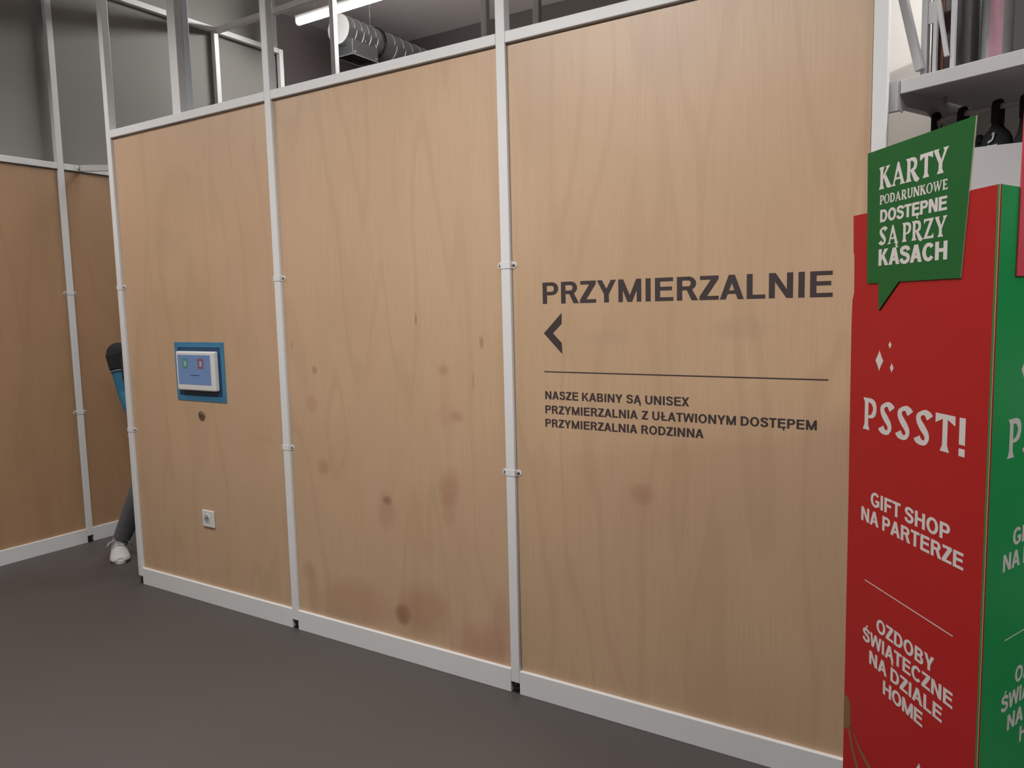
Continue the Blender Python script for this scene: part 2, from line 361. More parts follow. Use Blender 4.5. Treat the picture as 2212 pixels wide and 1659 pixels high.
def flare(ch, w):
    """flared display capital"""
    G = None; f = .07
    if ch == 'P' or ch == 'R':
        G = [fstem(.07, w, 0, 1, f, 0), [(0, 1), (.07, .86), (.07+w, .86), (.07+w, 1)]]
        lo = .38 if ch == 'P' else .42
        G += ribbon([(.07+w*.7, .935, .066), (.33, .93, .072), (.45, .86, .085), (.50, .70, w*.46), (.46, .54, .08), (.37, lo+.07, .06), (.07+w*.9, lo+.035, .035)], 5)
        if ch == 'R':
            G += [[(.62, .12), (.45, -.01), (.24, .46), (.40, .46)], [(.62, .12), (.72, .03), (.60, -.09), (.45, -.01)]]
            return G, .70
        return G, .58
    if ch == 'S':
        return ribbon([(.50, .80, .12), (.44, .87, .115), (.35, .925, .085), (.22, .90, .06), (.115, .80, .075), (.13, .66, .09), (.25, .50, .105), (.38, .34, .09), (.41, .20, .07), (.33, .085, .065), (.21, .08, .085), (.11, .13, .115), (.06, .20, .12)], 5), .56
    if ch == 'T': return [fstem(.31-w/2, w, 0, .95, f, 0), [(0, 1), (0, .74), (.31-w/2, .87), (.31+w/2, .87), (.62, .74), (.62, 1)]], .62
    if ch == '!': return [rect(0, .30, w*1.15, 1), rect(0, 0, w*1.15, .20)], w*1.15
    if ch == 'K':
        return [fstem(.07, w, 0, 1, f, f), [(.07+w, .44), (.07+w, .60), (.42, .90), (.36, .98), (.62, 1.0), (.55, .90)], [(.22+w*.3, .50), (.34+w*.3, .62), (.66, .12), (.74, .03), (.60, -.02), (.46, .02)]], .70
    if ch in 'AĄ':
        G = [[(-.02, 0), (.24, 0), (.18, .10), (.42, .80), (.37, 1.0), (.32, 1.0), (.10, .10)], [(.32, 1.0), (.40, 1.0), (.68, .10), (.76, 0), (.47, 0), (.52, .10), (.34, .72)], rect(.20, .25, .54, .34)]
        if ch == 'Ą': G += ribbon([(.66, .02, .05), (.62, -.10, .055), (.66, -.19, .05), (.75, -.19, .03)], 4)
        return G, .76
    if ch == 'Y': return [fstem(.35-w/2, w, 0, .46, f, 0), [(.35-w/2, .42), (.35+w/2, .42), (.24, .90), (.29, 1.0), (.02, 1.0), (.06, .88)], [(.35-w*.1, .40), (.35+w/2, .40), (.62, .86), (.72, 1.0), (.46, 1.0), (.51, .88)]], .72
    if ch == 'Z': return [[(0, 1), (.02, .74), (.12, .88), (.36, .88), (.60, 1)], [(.36, .88), (.60, 1), (.22, .12), (0, 0)], [(0, 0), (.22, .12), (.48, .12), (.58, .26), (.60, 0)]], .60
    if ch == 'O': return arc(.36, .5, .36, .52, w*.95, .085, 0, 360, 30), .72
    if ch == 'D': return [fstem(.07, w, 0, 1, .06, .06)]+ribbon([(.07+w*.6, .94, .06), (.34, .92, .065), (.52, .78, .08), (.57, .5, w*.48), (.52, .22, .08), (.34, .08, .065), (.07+w*.6, .06, .06)], 5), .66
    if ch == 'U': return [fstem(.06, w, .30, 1, 0, f), fstem(.50, w*.8, .30, 1, 0, f)]+ribbon([(.06+w/2, .32, w/2), (.11+w/2, .13, w*.5), (.33, .05, .075), (.48, .14, w*.40), (.50+w*.4, .32, w*.4)], 5), .70
    if ch == 'N': return [fstem(.05, w*.8, 0, 1, .05, .0), fstem(.56, w*.8, 0, 1, .0, .05), [(-.01, 1), (.22, 1), (.56+w*.8, .0), (.50, 0)]], .74
    if ch == 'W': return [[(0, 1), (.25, 1), (.20, .88), (.34, .20), (.30, 0), (.25, 0), (.06, .88)], [(.25, 0), (.32, 0), (.54, .80), (.48, .95)], [(.36, 1), (.60, 1), (.56, .88), (.72, .20), (.68, 0), (.62, 0), (.42, .88)], [(.62, 0), (.70, 0), (.93, .88), (1.0, 1), (.78, 1), (.83, .88)]], 1.0
    if ch == 'E': return [fstem(.06, w, 0, 1, .05, .05), [(.06+w, 1), (.06+w, .88), (.42, .86), (.50, .76), (.50, 1)], [(.06+w, .56), (.06+w, .45), (.34, .46), (.42, .40), (.42, .62), (.34, .55)], [(.06+w, 0), (.06+w, .12), (.44, .14), (.54, .26), (.54, 0)]], .54
    return [], .30
def letters(mb, text, fn, w, x0, x1, y0, cap, fr, t0, t1, gap=.085, space=.28):
    """set a line so that it fills x0..x1 on baseline y0 at the given cap height, in frame fr"""
    LB = {c: .12 for c in 'AĄYXW'}; LB.update({c: .3 for c in 'TZ'}); LB.update({c: .6 for c in 'OCGSŚ'}); LB['Ł'] = .7
    RB = dict(LB); RB.update({'P': .45, 'R': .25, 'L': .35, 'Ł': .35, 'K': .15, 'E': .6, 'Ę': .6, 'F': .35, 'B': .7, 'D': .65})
    pen = 0.0; out = []; prev = None; end = 0.0
    for ch in text:
        if ch == ' ': pen += space; prev = None; continue
        if prev is not None and fn is sans: pen += gap*(RB.get(prev, 1)+LB.get(ch, 1)-1)*.5+gap*.5
        elif prev is not None: pen += gap
        ps, adv = fn(ch, w); out.append((pen, ps)); pen += adv; end = pen; prev = ch
    tot = end; k = (x1-x0)/tot; j = 0
    for pen, ps in out:
        for p in ps:
            j += 1
            mb.prism([(x0+(pen+x)*k, y0+y*cap) for x, y in p], fr, t0, t1+0.00002*(j % 7))
    return mb

# ------------------------------------------------------------------ plywood partitions
PO = 0.040            # square tube
def post(parent, x, y, z0, z1, name='post'):
    """square post with the corner nearest the origin of both axes at x, y"""
    return MB().box((x, y, z0), (x+PO, y+PO, z1)).build(name, M['paint'], parent, 0.003)
def foot(parent, p, x, y):
    m = MB().box((x+.002, y+.006, 0), (x+PO-.002, y+PO-.002, .006))
    m.tube([(x+PO/2, y+PO/2, .006), (x+PO/2, y+PO/2, .030)], .016, 12)
    m.tube([(x+PO/2, y+PO/2, .026), (x+PO/2, y+PO/2, .0445)], .0185, 6)
    f = m.build('levelling_foot', M['black'], p); return f
def clip(p, c, U, N, z, left=True, right=True, off=0.015):
    """saddle clip round a post front: c = post face centre, U along the wall, N outwards"""
    c, U, N = Vector(c), Vector(U), Vector(N); Z = Vector((0, 0, 1)); o = c+Z*z
    h = .0125; m = MB()
    m.obox(o-U*(PO/2+.0015)-Z*h+N*.0002, U*(PO+.003), Z*2*h, N*.0016)
    sides = [s for s, on in ((-1, left), (1, right)) if on]
    for s in sides:
        m.obox(o+U*s*(PO/2+.0002)-Z*h-N*(off-.0005), U*s*.0016, Z*2*h, N*(off+.001))
        poly = [(PO/2, -h), (PO/2+.010, -h)]+[(PO/2+.010+h*math.cos(a), h*math.sin(a)) for a in [math.radians(d) for d in range(-80, 81, 16)]]+[(PO/2+.010, h), (PO/2, h)]
        m.prism([(s*u, v) for u, v in poly], (o-N*off, U, Z, N), .0002, .0022)
    cl = m.build('saddle_clip', M['paint'], p, 0.0006, 1)
    for s in sides:
        a = o+U*s*(PO/2+.0105)-N*(off-.0022)
        q = MB().tube([a, a+N*.003, a+N*.0046], [.0062, .0058, .0030], 12)
        q.build('screw', M['screw'], p)
    return cl
BX = [0.0, 1.281, 2.5464, 3.8222]
ZR, ZRT, ZB, ZTOP = 2.5, 2.541, 0.096, 3.75
XV, ZV = Vector((1, 0, 0)), Vector((0, 0, 1))
RED = (0.36, 0.175, 0.105, 1); DRK = (0.20, 0.095, 0.05, 1); PNK = (0.44, 0.255, 0.165, 1); GRY = (0.36, 0.26, 0.18, 1)
spots2 = [(2.246, 1.288, .035, .03, .5, RED), (2.267, 1.108, .075, .065, .45, PNK), (2.30, 1.10, .05, .03, .5, RED), (1.535, .819, .05, .05, .55, RED), (1.47, 1.11, .04, .05, .3, RED),
          (1.905, .66, .065, .11, .55, RED), (1.91, .705, .035, .03, .75, DRK), (2.26, .80, .075, .10, .50, RED), (2.25, .70, .05, .09, .3, RED),
          (1.977, .20, .055, .06, .75, DRK), (2.10, .245, .16, .15, .45, RED), (1.70, .20, .28, .13, .35, RED), (1.40, .30, .055, .07, .5, RED), (1.42, .20, .05, .16, .35, RED),
          (2.40, .12, .17, .16, .45, RED), (2.50, .26, .05, .18, .3, RED), (1.60, .115, .22, .05, .4, GRY), (1.505, 1.27, .02, .025, .5, DRK),
          (2.111, 1.496, .006, .03, .6, DRK), (2.393, 1.255, .005, .05, .6, DRK), (2.438, 1.402, .012, .03, .5, DRK), (1.362, 1.385, .006, .025, .5, DRK)]
spots3 = [(3.104, .869, .055, .05, .6, RED), (3.09, .83, .10, .12, .2, PNK), (2.72, 2.30, .09, .30, .18, GRY), (3.2, 2.35, .16, .12, .25, GRY), (3.45, 1.45, .12, .04, .3, GRY), (2.98, 1.42, .15, .03, .2, GRY)]
spots1 = [(0.12, 1.05, .06, .30, .25, (0.50, .30, .13, 1)), (1.12, .92, .08, .02, .25, GRY), (.45, 1.9, .2, .1, .15, GRY)]
PLY = [plywood('birch_plywood_a', 1.0, spots1), plywood('birch_plywood_b', 2.2, spots2), plywood('birch_plywood_c', 3.1, spots3)]
part = thing('plywood_partition', 'long plywood partition of three tall panels in a white steel frame, black fitting-room lettering on the right panel', 'partition wall', (1.9, 0.02, 0))
FRW = (Vector((0, 0.015, 0)), XV, ZV, Vector((0, -1, 0)))
panels = []
for i in range(3):
    x0, x1 = BX[i]+PO+.003, BX[i+1]-.003
    p = MB().box((x0, .015, ZB-.004), (x1, .027, ZR-.007)).build('plywood_panel', PLY[i], part)
    panels.append(p)
    r = MB().box((BX[i]+PO+.0005, 0, ZR), (BX[i+1]-.0005, PO, ZRT)).build('top_rail', M['paint'], part, 0.003)
    r = MB().box((BX[i]+PO+.0005, 0, ZTOP-PO), (BX[i+1]-.0005, PO, ZTOP)).build('head_rail', M['paint'], part, 0.003)
    k = MB().box((BX[i]+PO+.0005, 0.0, 0.0), (BX[i+1]-.0005, PO, ZB)).build('kickboard', M['paint'], part, 0.002)
relabel(panels[2], 'right plywood panel with the dark fitting-room lettering')
relabel(panels[1], 'middle plywood panel with reddish knots near the floor')
for i, x in enumerate(BX):
    p = post(part, x, 0, .0445, ZTOP)
    foot(part, p, x, 0)
    for z in (1.695, 0.897): clip(p, (x+PO/2, 0, 0), XV, (0, -1, 0), z, left=i > 0, right=i < 3)
# dark vinyl lettering on the right panel
def vin(name, mb): return mb.build(name, M['vinyl'], panels[2])
W1 = .19
vin('heading_lettering', letters(MB(), 'PRZYMIERZALNIE', sans, W1, 2.7185, 3.7245, 1.5465, .0785, FRW, .0001, .0004, gap=.16))
vin('arrow_mark', MB().prism([(2.7205, 1.438), (2.797, 1.5125), (2.7965, 1.473), (2.7595, 1.438), (2.796, 1.402), (2.797, 1.3615)], FRW, .0001, .0004))
vin('divider_line', MB().prism(rect(2.7195, 1.2925, 3.7165, 1.2968), FRW, .0001, .0004))
vin('text_line', letters(MB(), 'NASZE KABINY SĄ UNISEX', sans, .20, 2.721, 3.2785, 1.1915, .0305, FRW, .0001, .0004, gap=.15, space=.42))
vin('text_line', letters(MB(), 'PRZYMIERZALNIA Z UŁATWIONYM DOSTĘPEM', sans, .20, 2.7205, 3.6855, 1.1375, .0305, FRW, .0001, .0004, gap=.15, space=.42))
vin('text_line', letters(MB(), 'PRZYMIERZALNIA RODZINNA', sans, .20, 2.7195, 3.3285, 1.0865, .0305, FRW, .0001, .0004, gap=.15, space=.42))

# the partition along the left, at right angles
XL = -1.064
left = thing('plywood_partition', 'dim plywood partition along the left edge, at right angles to the lettered one, behind the walking person', 'partition wall', (XL, 0.3, 0))
LY = [-2.24, -0.97, 0.293, 1.563, 2.21]
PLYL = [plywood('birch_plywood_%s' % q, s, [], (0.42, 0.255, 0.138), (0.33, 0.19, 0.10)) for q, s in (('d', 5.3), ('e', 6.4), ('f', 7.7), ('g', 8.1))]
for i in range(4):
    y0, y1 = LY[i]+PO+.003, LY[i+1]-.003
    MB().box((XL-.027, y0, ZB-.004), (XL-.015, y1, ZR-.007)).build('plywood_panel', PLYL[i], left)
    MB().box((XL-PO, y0-.0025, ZR), (XL, y1+.0025, ZRT)).build('top_rail', M['paint'], left, 0.003)
    MB().box((XL-PO, y0-.0025, ZTOP-PO), (XL, y1+.0025, ZTOP)).build('head_rail', M['paint'], left, 0.003)
    MB().box((XL-PO, y0-.0025, 0), (XL, y1+.0025, ZB)).build('kickboard', M['paint'], left, 0.002)
for i, y in enumerate(LY):
    p = post(left, XL-PO, y, .0445, ZTOP); foot(left, p, XL-PO, y)
    for z in (1.695, 0.897): clip(p, (XL, y+PO/2, 0), (0, 1, 0), (1, 0, 0), z, left=i > 0, right=i < 4)
# tie bar screwed to the left top rail and running back to the cubicles
tb = Vector((XL-.004, .452, ZR+.003)); td = Vector((1.62, 1.135, .0)).normalized()
m = MB().obox(tb, td*1.97, ZV*.040, td.cross(ZV)*.020); bar = m.build('tie_bar', M['paint'], left, 0.002)
MB().box((XL, .405, ZR+.002), (XL+.003, .462, ZRT-.002)).build('joint_plate', M['paint'], left)
for yy, zz in ((.428, 2.513), (.452, 2.530)):
    MB().tube([(XL+.003, yy, zz), (XL+.006, yy, zz)], .0045, 10).build('screw', M['screw'], left)

# fitting cubicle front behind, same system
back = thing('cubicle_frame', 'white steel frame of the fitting cubicles rising behind the lettered partition', 'frame', (1.0, 1.6, 0))
QX = [0.150, 1.420, 1.786, 3.06]
PLYB = plywood('birch_plywood_h', 9.4, [])
for x in QX: p = post(back, x, 1.58, .0445, ZTOP); foot(back, p, x, 1.58)
for a, b in ((0, 1), (2, 3)):
    MB().box((QX[a]+PO+.003, 1.595, ZB-.004), (QX[b]-.003, 1.607, ZR-.007)).build('plywood_panel', PLYB, back)
    MB().box((QX[a]+PO+.0005, 1.58, ZR), (QX[b]-.0005, 1.62, ZRT)).build('top_rail', M['paint'], back, 0.003)
    MB().box((QX[a]+PO+.0005, 1.58, 0), (QX[b]-.0005, 1.62, ZB)).build('kickboard', M['paint'], back, 0.002)
hx = [XL+.0005]+[v for q in QX for v in (q-.0005, q+PO+.0005)]
for a, b in zip(hx[0::2], hx[1::2]): MB().box((a, 1.58, ZTOP-PO), (b, 1.62, ZTOP)).build('head_rail', M['paint'], back, 0.003)

# grey column just behind the partition
colm = thing('steel_column', 'grey boxed steel column standing just behind the top rail of the left panel', 'column', (.6, .09, 0))
M['column'] = mat('grey_column_paint', (0.70, 0.76, 0.82, 1), 0.4, noise=0.03, nscale=6)
MB().box((.538, .0455, 0), (.603, .085, 4.5)).build('front_channel', M['paint'], colm, 0.002)
MB().box((.520, .0865, 0), (.6035, .124, 4.5)).build('box_section', M['column'], colm, 0.002)

# ------------------------------------------------------------------ things on the left panel
tab = thing('wall_terminal', 'white touch-screen terminal tilted out of a blue frame on the left plywood panel', 'terminal', (.668, .015, 1.24))
fx0, fx1, fz0, fz1 = .468, .868, 1.0885, 1.394
ix0, ix1, iz0, iz1 = .493, .842, 1.116, 1.3675
YF = .0115
m = MB()
for (a, b, c_, d) in ((fx0, fz0, fx1, iz0), (fx0, iz1, fx1, fz1), (fx0, iz0, ix0, iz1), (ix1, iz0, fx1, iz1)): m.box((a, YF, b), (c_, .0149, d))
fr = m.build('blue_frame', M['blue'], tab)
m = MB().box((ix0, .0138, iz0), (ix1, .0149, iz1))
rec = m.build('recess_back', mat('deep_blue_laminate', (0.012, 0.055, 0.13, 1), 0.5), tab)
for x, z in ((fx1-.012, fz1-.012), (fx1-.012, fz0+.012), (fx0+.012, fz1-.012), (fx0+.012, fz0+.012)):
    MB().tube([(x, YF, z), (x, YF-.0012, z)], .003, 10).build('screw', M['screw'], tab)
hx0, hx1, hz0, hz1, yb, yf = .512, .824, 1.145, 1.348, .0137, -.016
m = MB().box((hx0, yf, hz0), (hx1, yb, hz1)); hs = m.build('housing', M['whiteplastic'], tab, 0.008, 3)
sx0, sx1, sz0, sz1 = .530, .795, 1.178, 1.330
sc_ = MB().box((sx0, yf-.0012, sz0), (sx1, yf-.0001, sz1)).build('screen', M['screen'], tab)
FS = (Vector((0, yf-.0012, 0)), XV, ZV, Vector((0, -1, 0)))
cx, cz, sw, sh = (sx0+sx1)/2, (sz0+sz1)/2, (sx1-sx0), (sz1-sz0)
MB().prism(rect(sx0+.22*sw-.021, cz+.005, sx0+.22*sw+.027, cz+.058), FS, .0001, .0004).build('green_icon', M['icon_green'], sc_)
MB().prism(rect(sx0+.70*sw-.021, cz+.005, sx0+.70*sw+.027, cz+.058), FS, .0001, .0004).build('red_icon', M['icon_red'], sc_)
for k in (.22, .70): MB().prism(rect(sx0+k*sw-.006, cz+.018, sx0+k*sw+.012, cz+.045), FS, .0004, .0006).build('icon_mark', M['icon_light'], sc_)
MB().prism(rect(sx0+.38*sw, cz-.031, sx0+.66*sw, cz-.026), FS, .0001, .0004).build('caption_bar', M['icon_dark'], sc_)

lk = thing('cam_lock', 'round brass key lock below the blue-framed terminal', 'lock', (.659, .012, 1.013))
m = MB().tube([(.659, .0149, 1.013), (.659, .011, 1.013), (.659, .0095, 1.013)], [.025, .025, .022], 28); m.build('escutcheon', M['brass'], lk)
m = MB().tube([(.655, .0095, 1.016), (.655, .006, 1.016)], .012, 20); cyl = m.build('lock_barrel', M['brass'], lk)
MB().box((.6525, .0052, 1.006), (.6575, .0061, 1.024)).build('keyhole', M['black'], lk)

sk = thing('wall_socket', 'white square power socket low on the left plywood panel', 'socket', (.662, .012, .463))
m = MB().box((.615, .0065, .4185), (.712, .0149, .5085)); m.build('face_plate', M['whiteplastic'], sk, 0.004, 3)
n = 28; ring = []
m = MB().tube([(.655, .0066, .467), (.655, .0042, .467)], .024, n); m.build('socket_rim', M['whiteplastic'], sk)
MB().tube([(.655, .0043, .467), (.655, .0036, .467)], .0195, n).build('socket_well', mat('socket_grey', (0.30, 0.30, 0.31, 1), 0.5), sk)
for dx, dz in ((-.0095, 0), (.0095, 0)):
    MB().tube([(.655+dx, .0037, .467+dz), (.655+dx, .0030, .467+dz)], .003, 10).build('pin_hole', M['black'], sk)
MB().tube([(.655, .0036, .4765), (.655, -.006, .4765)], [.0024, .0018], 10).build('earth_pin', M['zinc'], sk)

# ------------------------------------------------------------------ triangular display totem
A3 = Vector((3.842, -0.409, 0)); dU = Vector((0.607, -0.794, 0)).normalized(); LT = 0.4942; ZT = 1.740
B3 = A3+dU*LT
def rotz(v, a): c, s = math.cos(a), math.sin(a); return Vector((v.x*c-v.y*s, v.x*s+v.y*c, 0))
eU = rotz(-dU, -math.radians(60)); C3 = B3+eU*LT
nR = Vector((dU.y, -dU.x, 0)); nG = Vector((eU.y, -eU.x, 0)); gU = (A3-C3).normalized(); nB = Vector((gU.y, -gU.x, 0))
FR = (A3, dU, ZV, nR); FG = (B3, eU, ZV, nG); FB = (C3, gU, ZV, nB)
tot = thing('display_totem', 'three-sided cardboard totem with red and green printed faces on the right', 'display stand', tuple((A3+B3+C3)/3))
outline = [(-.002, 1.7406), (.0013, 1.655), (.0055, 1.6436), (.008, 1.5537), (.001, 1.5368), (-.0015, 1.4776), (.002, 1.0), (.002, .02), (LT, 0), (LT, ZT)]
red = MB().prism(outline, FR, -.004, 0).build('red_panel', M['red'], tot)
grn = MB().prism(rect(.0008, 0, LT, ZT), FG, -.004, 0).build('green_panel', M['green'], tot)
bck = MB().prism(rect(.004, 0, LT-.004, ZT), FB, -.004, 0).build('rear_panel', M['red'], tot)
def totem_print(face, fr, d):
    P = lambda name, mb: mb.build(name, M['print'], face)
    t0, t1 = .0001, .0003
    P('headline', letters(MB(), 'PSSST!', flare, .155, .0615+d, .427+d, 1.2265, .0765, fr, t0, t1, gap=.125))
    P('text_line', letters(MB(), 'GIFT SHOP', sans, .205, .103+d, .392+d, 1.0465, .0345, fr, t0, t1, gap=.125, space=.33))
    P('text_line', letters(MB(), 'NA PARTERZE', sans, .205, .0635+d, .435+d, 1.0008, .0345, fr, t0, t1, gap=.125, space=.33))
    P('divider_line', MB().prism(rect(.0857+d, .855, .4116+d, .8572), fr, t0, t1))
    P('text_line', letters(MB(), 'OZDOBY', sans, .205, .1407+d, .3563+d, .7495, .0335, fr, t0, t1, gap=.125))
    P('text_line', letters(MB(), 'ŚWIĄTECZNE', sans, .205, .0825+d, .4180+d, .7040, .0335, fr, t0, t1, gap=.125))
    P('text_line', letters(MB(), 'NA DZIALE', sans, .205, .1133+d, .3870+d, .6570, .0335, fr, t0, t1, gap=.125, space=.33))
    P('text_line', letters(MB(), 'HOME', sans, .205, .1737+d, .3238+d, .6110, .0335, fr, t0, t1, gap=.075))
    def star(cx, cz, rx, rz):
        pts = []
        for q in range(4):
            for j in range(5):
                t = j/5*math.pi/2; e = 2.3
                a = [(rx*abs(math.cos(t))**e, rz*abs(math.sin(t))**e), (-rx*abs(math.sin(t))**e, rz*abs(math.cos(t))**e), (-rx*abs(math.cos(t))**e, -rz*abs(math.sin(t))**e), (rx*abs(math.sin(t))**e, -rz*abs(math.cos(t))**e)][q]
                pts.append((cx+a[0]+d, cz+a[1]))
        P('sparkle', MB().prism(pts, fr, t0, t1))
    star(.1247, 1.3956, .0165, .0245); star(.1657, 1.4340, .0066, .0086); star(.1747, 1.3825, .0074, .0112); star(.317, .500, .0165, .026)
totem_print(red, FR, 0.0); totem_print(grn, FG, 0.0135)
# bronze ribbon printed low on the red face
gp = MB()
gp.prism([(.002, .522), (.022, .5185), (.033, .509), (.0355, .45), (.0267, .436), (.002, .43)], FR, .0001, .0003)
gp.prism([(.0200, .445), (.0310, .445), (.050, .400), (.090, .345), (.200, .20), (.182, .20), (.068, .352), (.040, .395)], FR, .0001, .0003)
gp.prism([(.0345, .460), (.0405, .452), (.0800, .420), (.136, .397), (.250, .33), (.250, .31), (.130, .383), (.0730, .412)], FR, .0001, .0003)
gp.build('printed_ribbon', M['goldprint'], red)
# speech-bubble boards fixed to two of the faces
bub = [(.0603, 1.877), (.4287, 1.8755), (.4006, 1.5755), (.1969, 1.5755), (.121, 1.5115), (.1173, 1.5745), (.0690, 1.5757)]
sg = MB().prism(bub, FR, .0004, .0030).build('speech_bubble_sign', M['signgreen'], tot)
relabel(sg, 'dark green speech-bubble board')
bo = (A3+nR*.003, dU, ZV, nR)
PS = lambda mb: mb.build('sign_text_line', M['print'], sg)
PS(letters(MB(), 'KARTY', flare, .165, .111, .3545, 1.7860, .0495, bo, .0001, .0003, gap=.01))
PS(letters(MB(), 'PODARUNKOWE', flare, .165, .1155, .3535, 1.7520, .0205, bo, .0001, .0003, gap=.035))
PS(letters(MB(), 'DOSTĘPNE', sans, .225, .1189, .3535, 1.7118, .0280, bo, .0001, .0003, gap=.075))
PS(letters(MB(), 'SĄ PRZY', flare, .165, .1170, .3560, 1.6602, .0410, bo, .0001, .0003, gap=.04, space=.24))
PS(letters(MB(), 'KASACH', sans, .235, .1164, .3588, 1.6140, .0372, bo, .0001, .0003, gap=.07))
MB().prism([(.4288, 1.8755), (.4007, 1.5755), (.4010, 1.5755), (.4291, 1.8755)], FR, .0004, .0030).build('board_edge', M['boardedge'], sg)
sg2 = MB().prism([(.084, 1.885), (.455, 1.878), (.43, 1.5755), (.0762, 1.5755)], FG, .0004, .0030).build('speech_bubble_sign', M['signred'], tot)
relabel(sg2, 'coral red speech-bubble board')
MB().prism([(LT-.0001, 0), (LT+.0006, 0), (LT+.0006, ZT), (LT-.0001, ZT)], FR, -.0008, .0001).build('corner_fold', M['boardedge'], tot)

# ------------------------------------------------------------------ ceiling lamps and duct
M['lampcab'] = mat('lamp_diffuser_cubicle', (0.9, 0.9, 0.88, 1), 0.4, emit=(1.0, 0.985, 0.95, 1), estr=150.0)
def batten(name, label, cat, c, L, group=None, dm=None, wires=True):
    x, y, z = c                     # z = underside of the diffuser
    t = thing(name, label, cat, (x, y, z), group)
    R = .024; pr = [(0, 0), (-R, .036)]+[(-R*math.cos(a), .022-.022*math.sin(a)) for a in [math.radians(k) for k in range(0, 181, 15)]]+[(R, .036), (0, 0)]
    fr = (Vector((x, y, z)), Vector((0, 1, 0)), ZV, Vector((1, 0, 0)))
    MB().prism(pr[1:-1], fr, -L/2+.012, L/2-.012).build('diffuser', dm or M['lamp'], t)
    MB().prism([(-.0215, .0362), (.0215, .0362), (.0215, .066), (.018, .070), (-.018, .070), (-.0215, .066)], fr, -L/2, L/2).build('housing', M['paint'], t)
    for s in (-1, 1):
        MB().prism(pr[1:-1], fr, s*(L/2-.006)-.0055, s*(L/2-.006)+.0055).build('end_cap', M['whiteplastic'], t)
        if wires: MB().tube([(x+s*(L/2-.2), y, z+.070), (x+s*(L/2-.2), y, 4.5)], .0022, 6).build('suspension_wire', M['zinc'], t)
    return t
batten('batten_lamp', 'lit white batten lamp hanging over the fitting cubicles, in front of the duct', 'lamp', (.27, 2.00, 3.785), 1.76, dm=M['lampcab'])
names = ['left of the sales floor', 'middle of the sales floor, in front of the lettered panels', 'right of the sales floor, above the totem', 'far left row behind the photographer', 'aisle to the right of the totem']
for (lx, ly, rz), nm in zip(SHOP_LAMPS, names):
    batten('shop_lamp', 'batten lamp over the '+nm, 'lamp', (lx, ly, LAMP_Z-.055), 1.5, 'batten lamps over the sales floor')

M['duct_cap'] = mat('white_cap_lining', (0.85, 0.85, 0.84, 1), 0.6)
duct = thing('ventilation_duct', 'round galvanised air duct with a capped end, hanging under the ceiling behind the partition', 'duct', (-.945, 3.6, 4.05))
dx, dz, dr = -.945, 4.050, .130
MB().tube([(dx, 2.80, dz), (dx, 4.468, dz)], dr, 48, caps=False, ref=(1, 0, 0)).build('duct_pipe', M['galv'], duct)
MB().tube([(dx, 2.797, dz), (dx, 2.8005, dz)], [dr-.004, dr+.0015], 48).build('end_cap', M['duct_cap'], duct)
for y in (2.872, 2.966, 3.060, 3.154, 3.42, 3.55, 3.68, 3.81, 3.94, 4.07, 4.20, 4.33):
    k = 40; m = MB(); pts = [(dx+(dr+.0012)*math.cos(2*math.pi*i/k), y+.03*i/k, dz+(dr+.0012)*math.sin(2*math.pi*i/k)) for i in range(k+1)]
    m.tube(pts, .0028, 6); m.build('spiral_seam', M['zinc'], duct)
# square outlet box saddled under the pipe
bx0, bx1, by0, by1, bz = -1.045, -.845, 2.868, 3.205, 3.836
BT = 3.968
m = MB(); th = .002
m.box((bx1-th, by0, bz), (bx1, by1, BT)); m.box((bx0, by0, bz), (bx0+th, by1, BT))
def endplate(y):
    pl = [(bx0, bz), (bx1, bz), (bx1, BT)]+[(dx+(dr+.001)*math.cos(a), dz+(dr+.001)*math.sin(a)) for a in [math.radians(q) for q in range(-40, -141, -5)]]+[(bx0, BT)]
    return pl
FY = lambda y: (Vector((0, y, 0)), XV, ZV, Vector((0, -1, 0)))
m.prism(endplate(by0), FY(by0), -th, 0); m.prism(endplate(by1), FY(by1), 0, th)
m.build('outlet_box', M['galv'], duct)
m = MB(); e = .006
m.box((bx1-.002, by0-.002, bz-.002), (bx1+.004, by1, bz+e)); m.box((bx0, by0-.004, bz-.002), (bx1+.004, by0+.001, bz+e)); m.box((bx0-.004, by0, bz-.002), (bx0+.002, by1, bz+e))
m.box((bx1-.003, by0-.003, bz), (bx1+.003, by0+.003, BT))
m.build('outlet_rim', M['zinc'], duct)
MB().box((bx0+.004, by0+.004, bz+.030), (bx1-.004, by1-.004, bz+.035)).build('outlet_grille', M['blackbox'], duct)
for y in (2.90, 3.03, 3.16):
    MB().ball((bx1+.010, y, BT+.012), .0065, 10, 6).build('rivet', M['zinc'], duct)
for y in (2.90, 3.175): MB().ball((bx1+.001, y, bz+.028), .0065, 10, 6).build('rivet', M['zinc'], duct)
k = 40
MB().tube([(dx+(dr+.006)*math.cos(2*math.pi*i/k), 3.262, dz+(dr+.006)*math.sin(2*math.pi*i/k)) for i in range(k+1)], .008, 8).build('clamp_strap', M['black'], duct)
MB().tube([(dx+(dr+.005)*math.cos(2*math.pi*i/k), 3.288, dz+(dr+.005)*math.sin(2*math.pi*i/k)) for i in range(k+1)], .006, 8).build('clamp_strap', M['black'], duct)
MB().box((bx1-.012, 3.25, dz-.012), (bx1+.012, 3.30, dz+.010)).build('strap_bolt', M['zinc'], duct)
MB().tube([(dx+.02, 3.20, dz+dr), (dx+.02, 3.20, 4.5)], .0026, 6).build('hanger_wire', M['zinc'], duct)

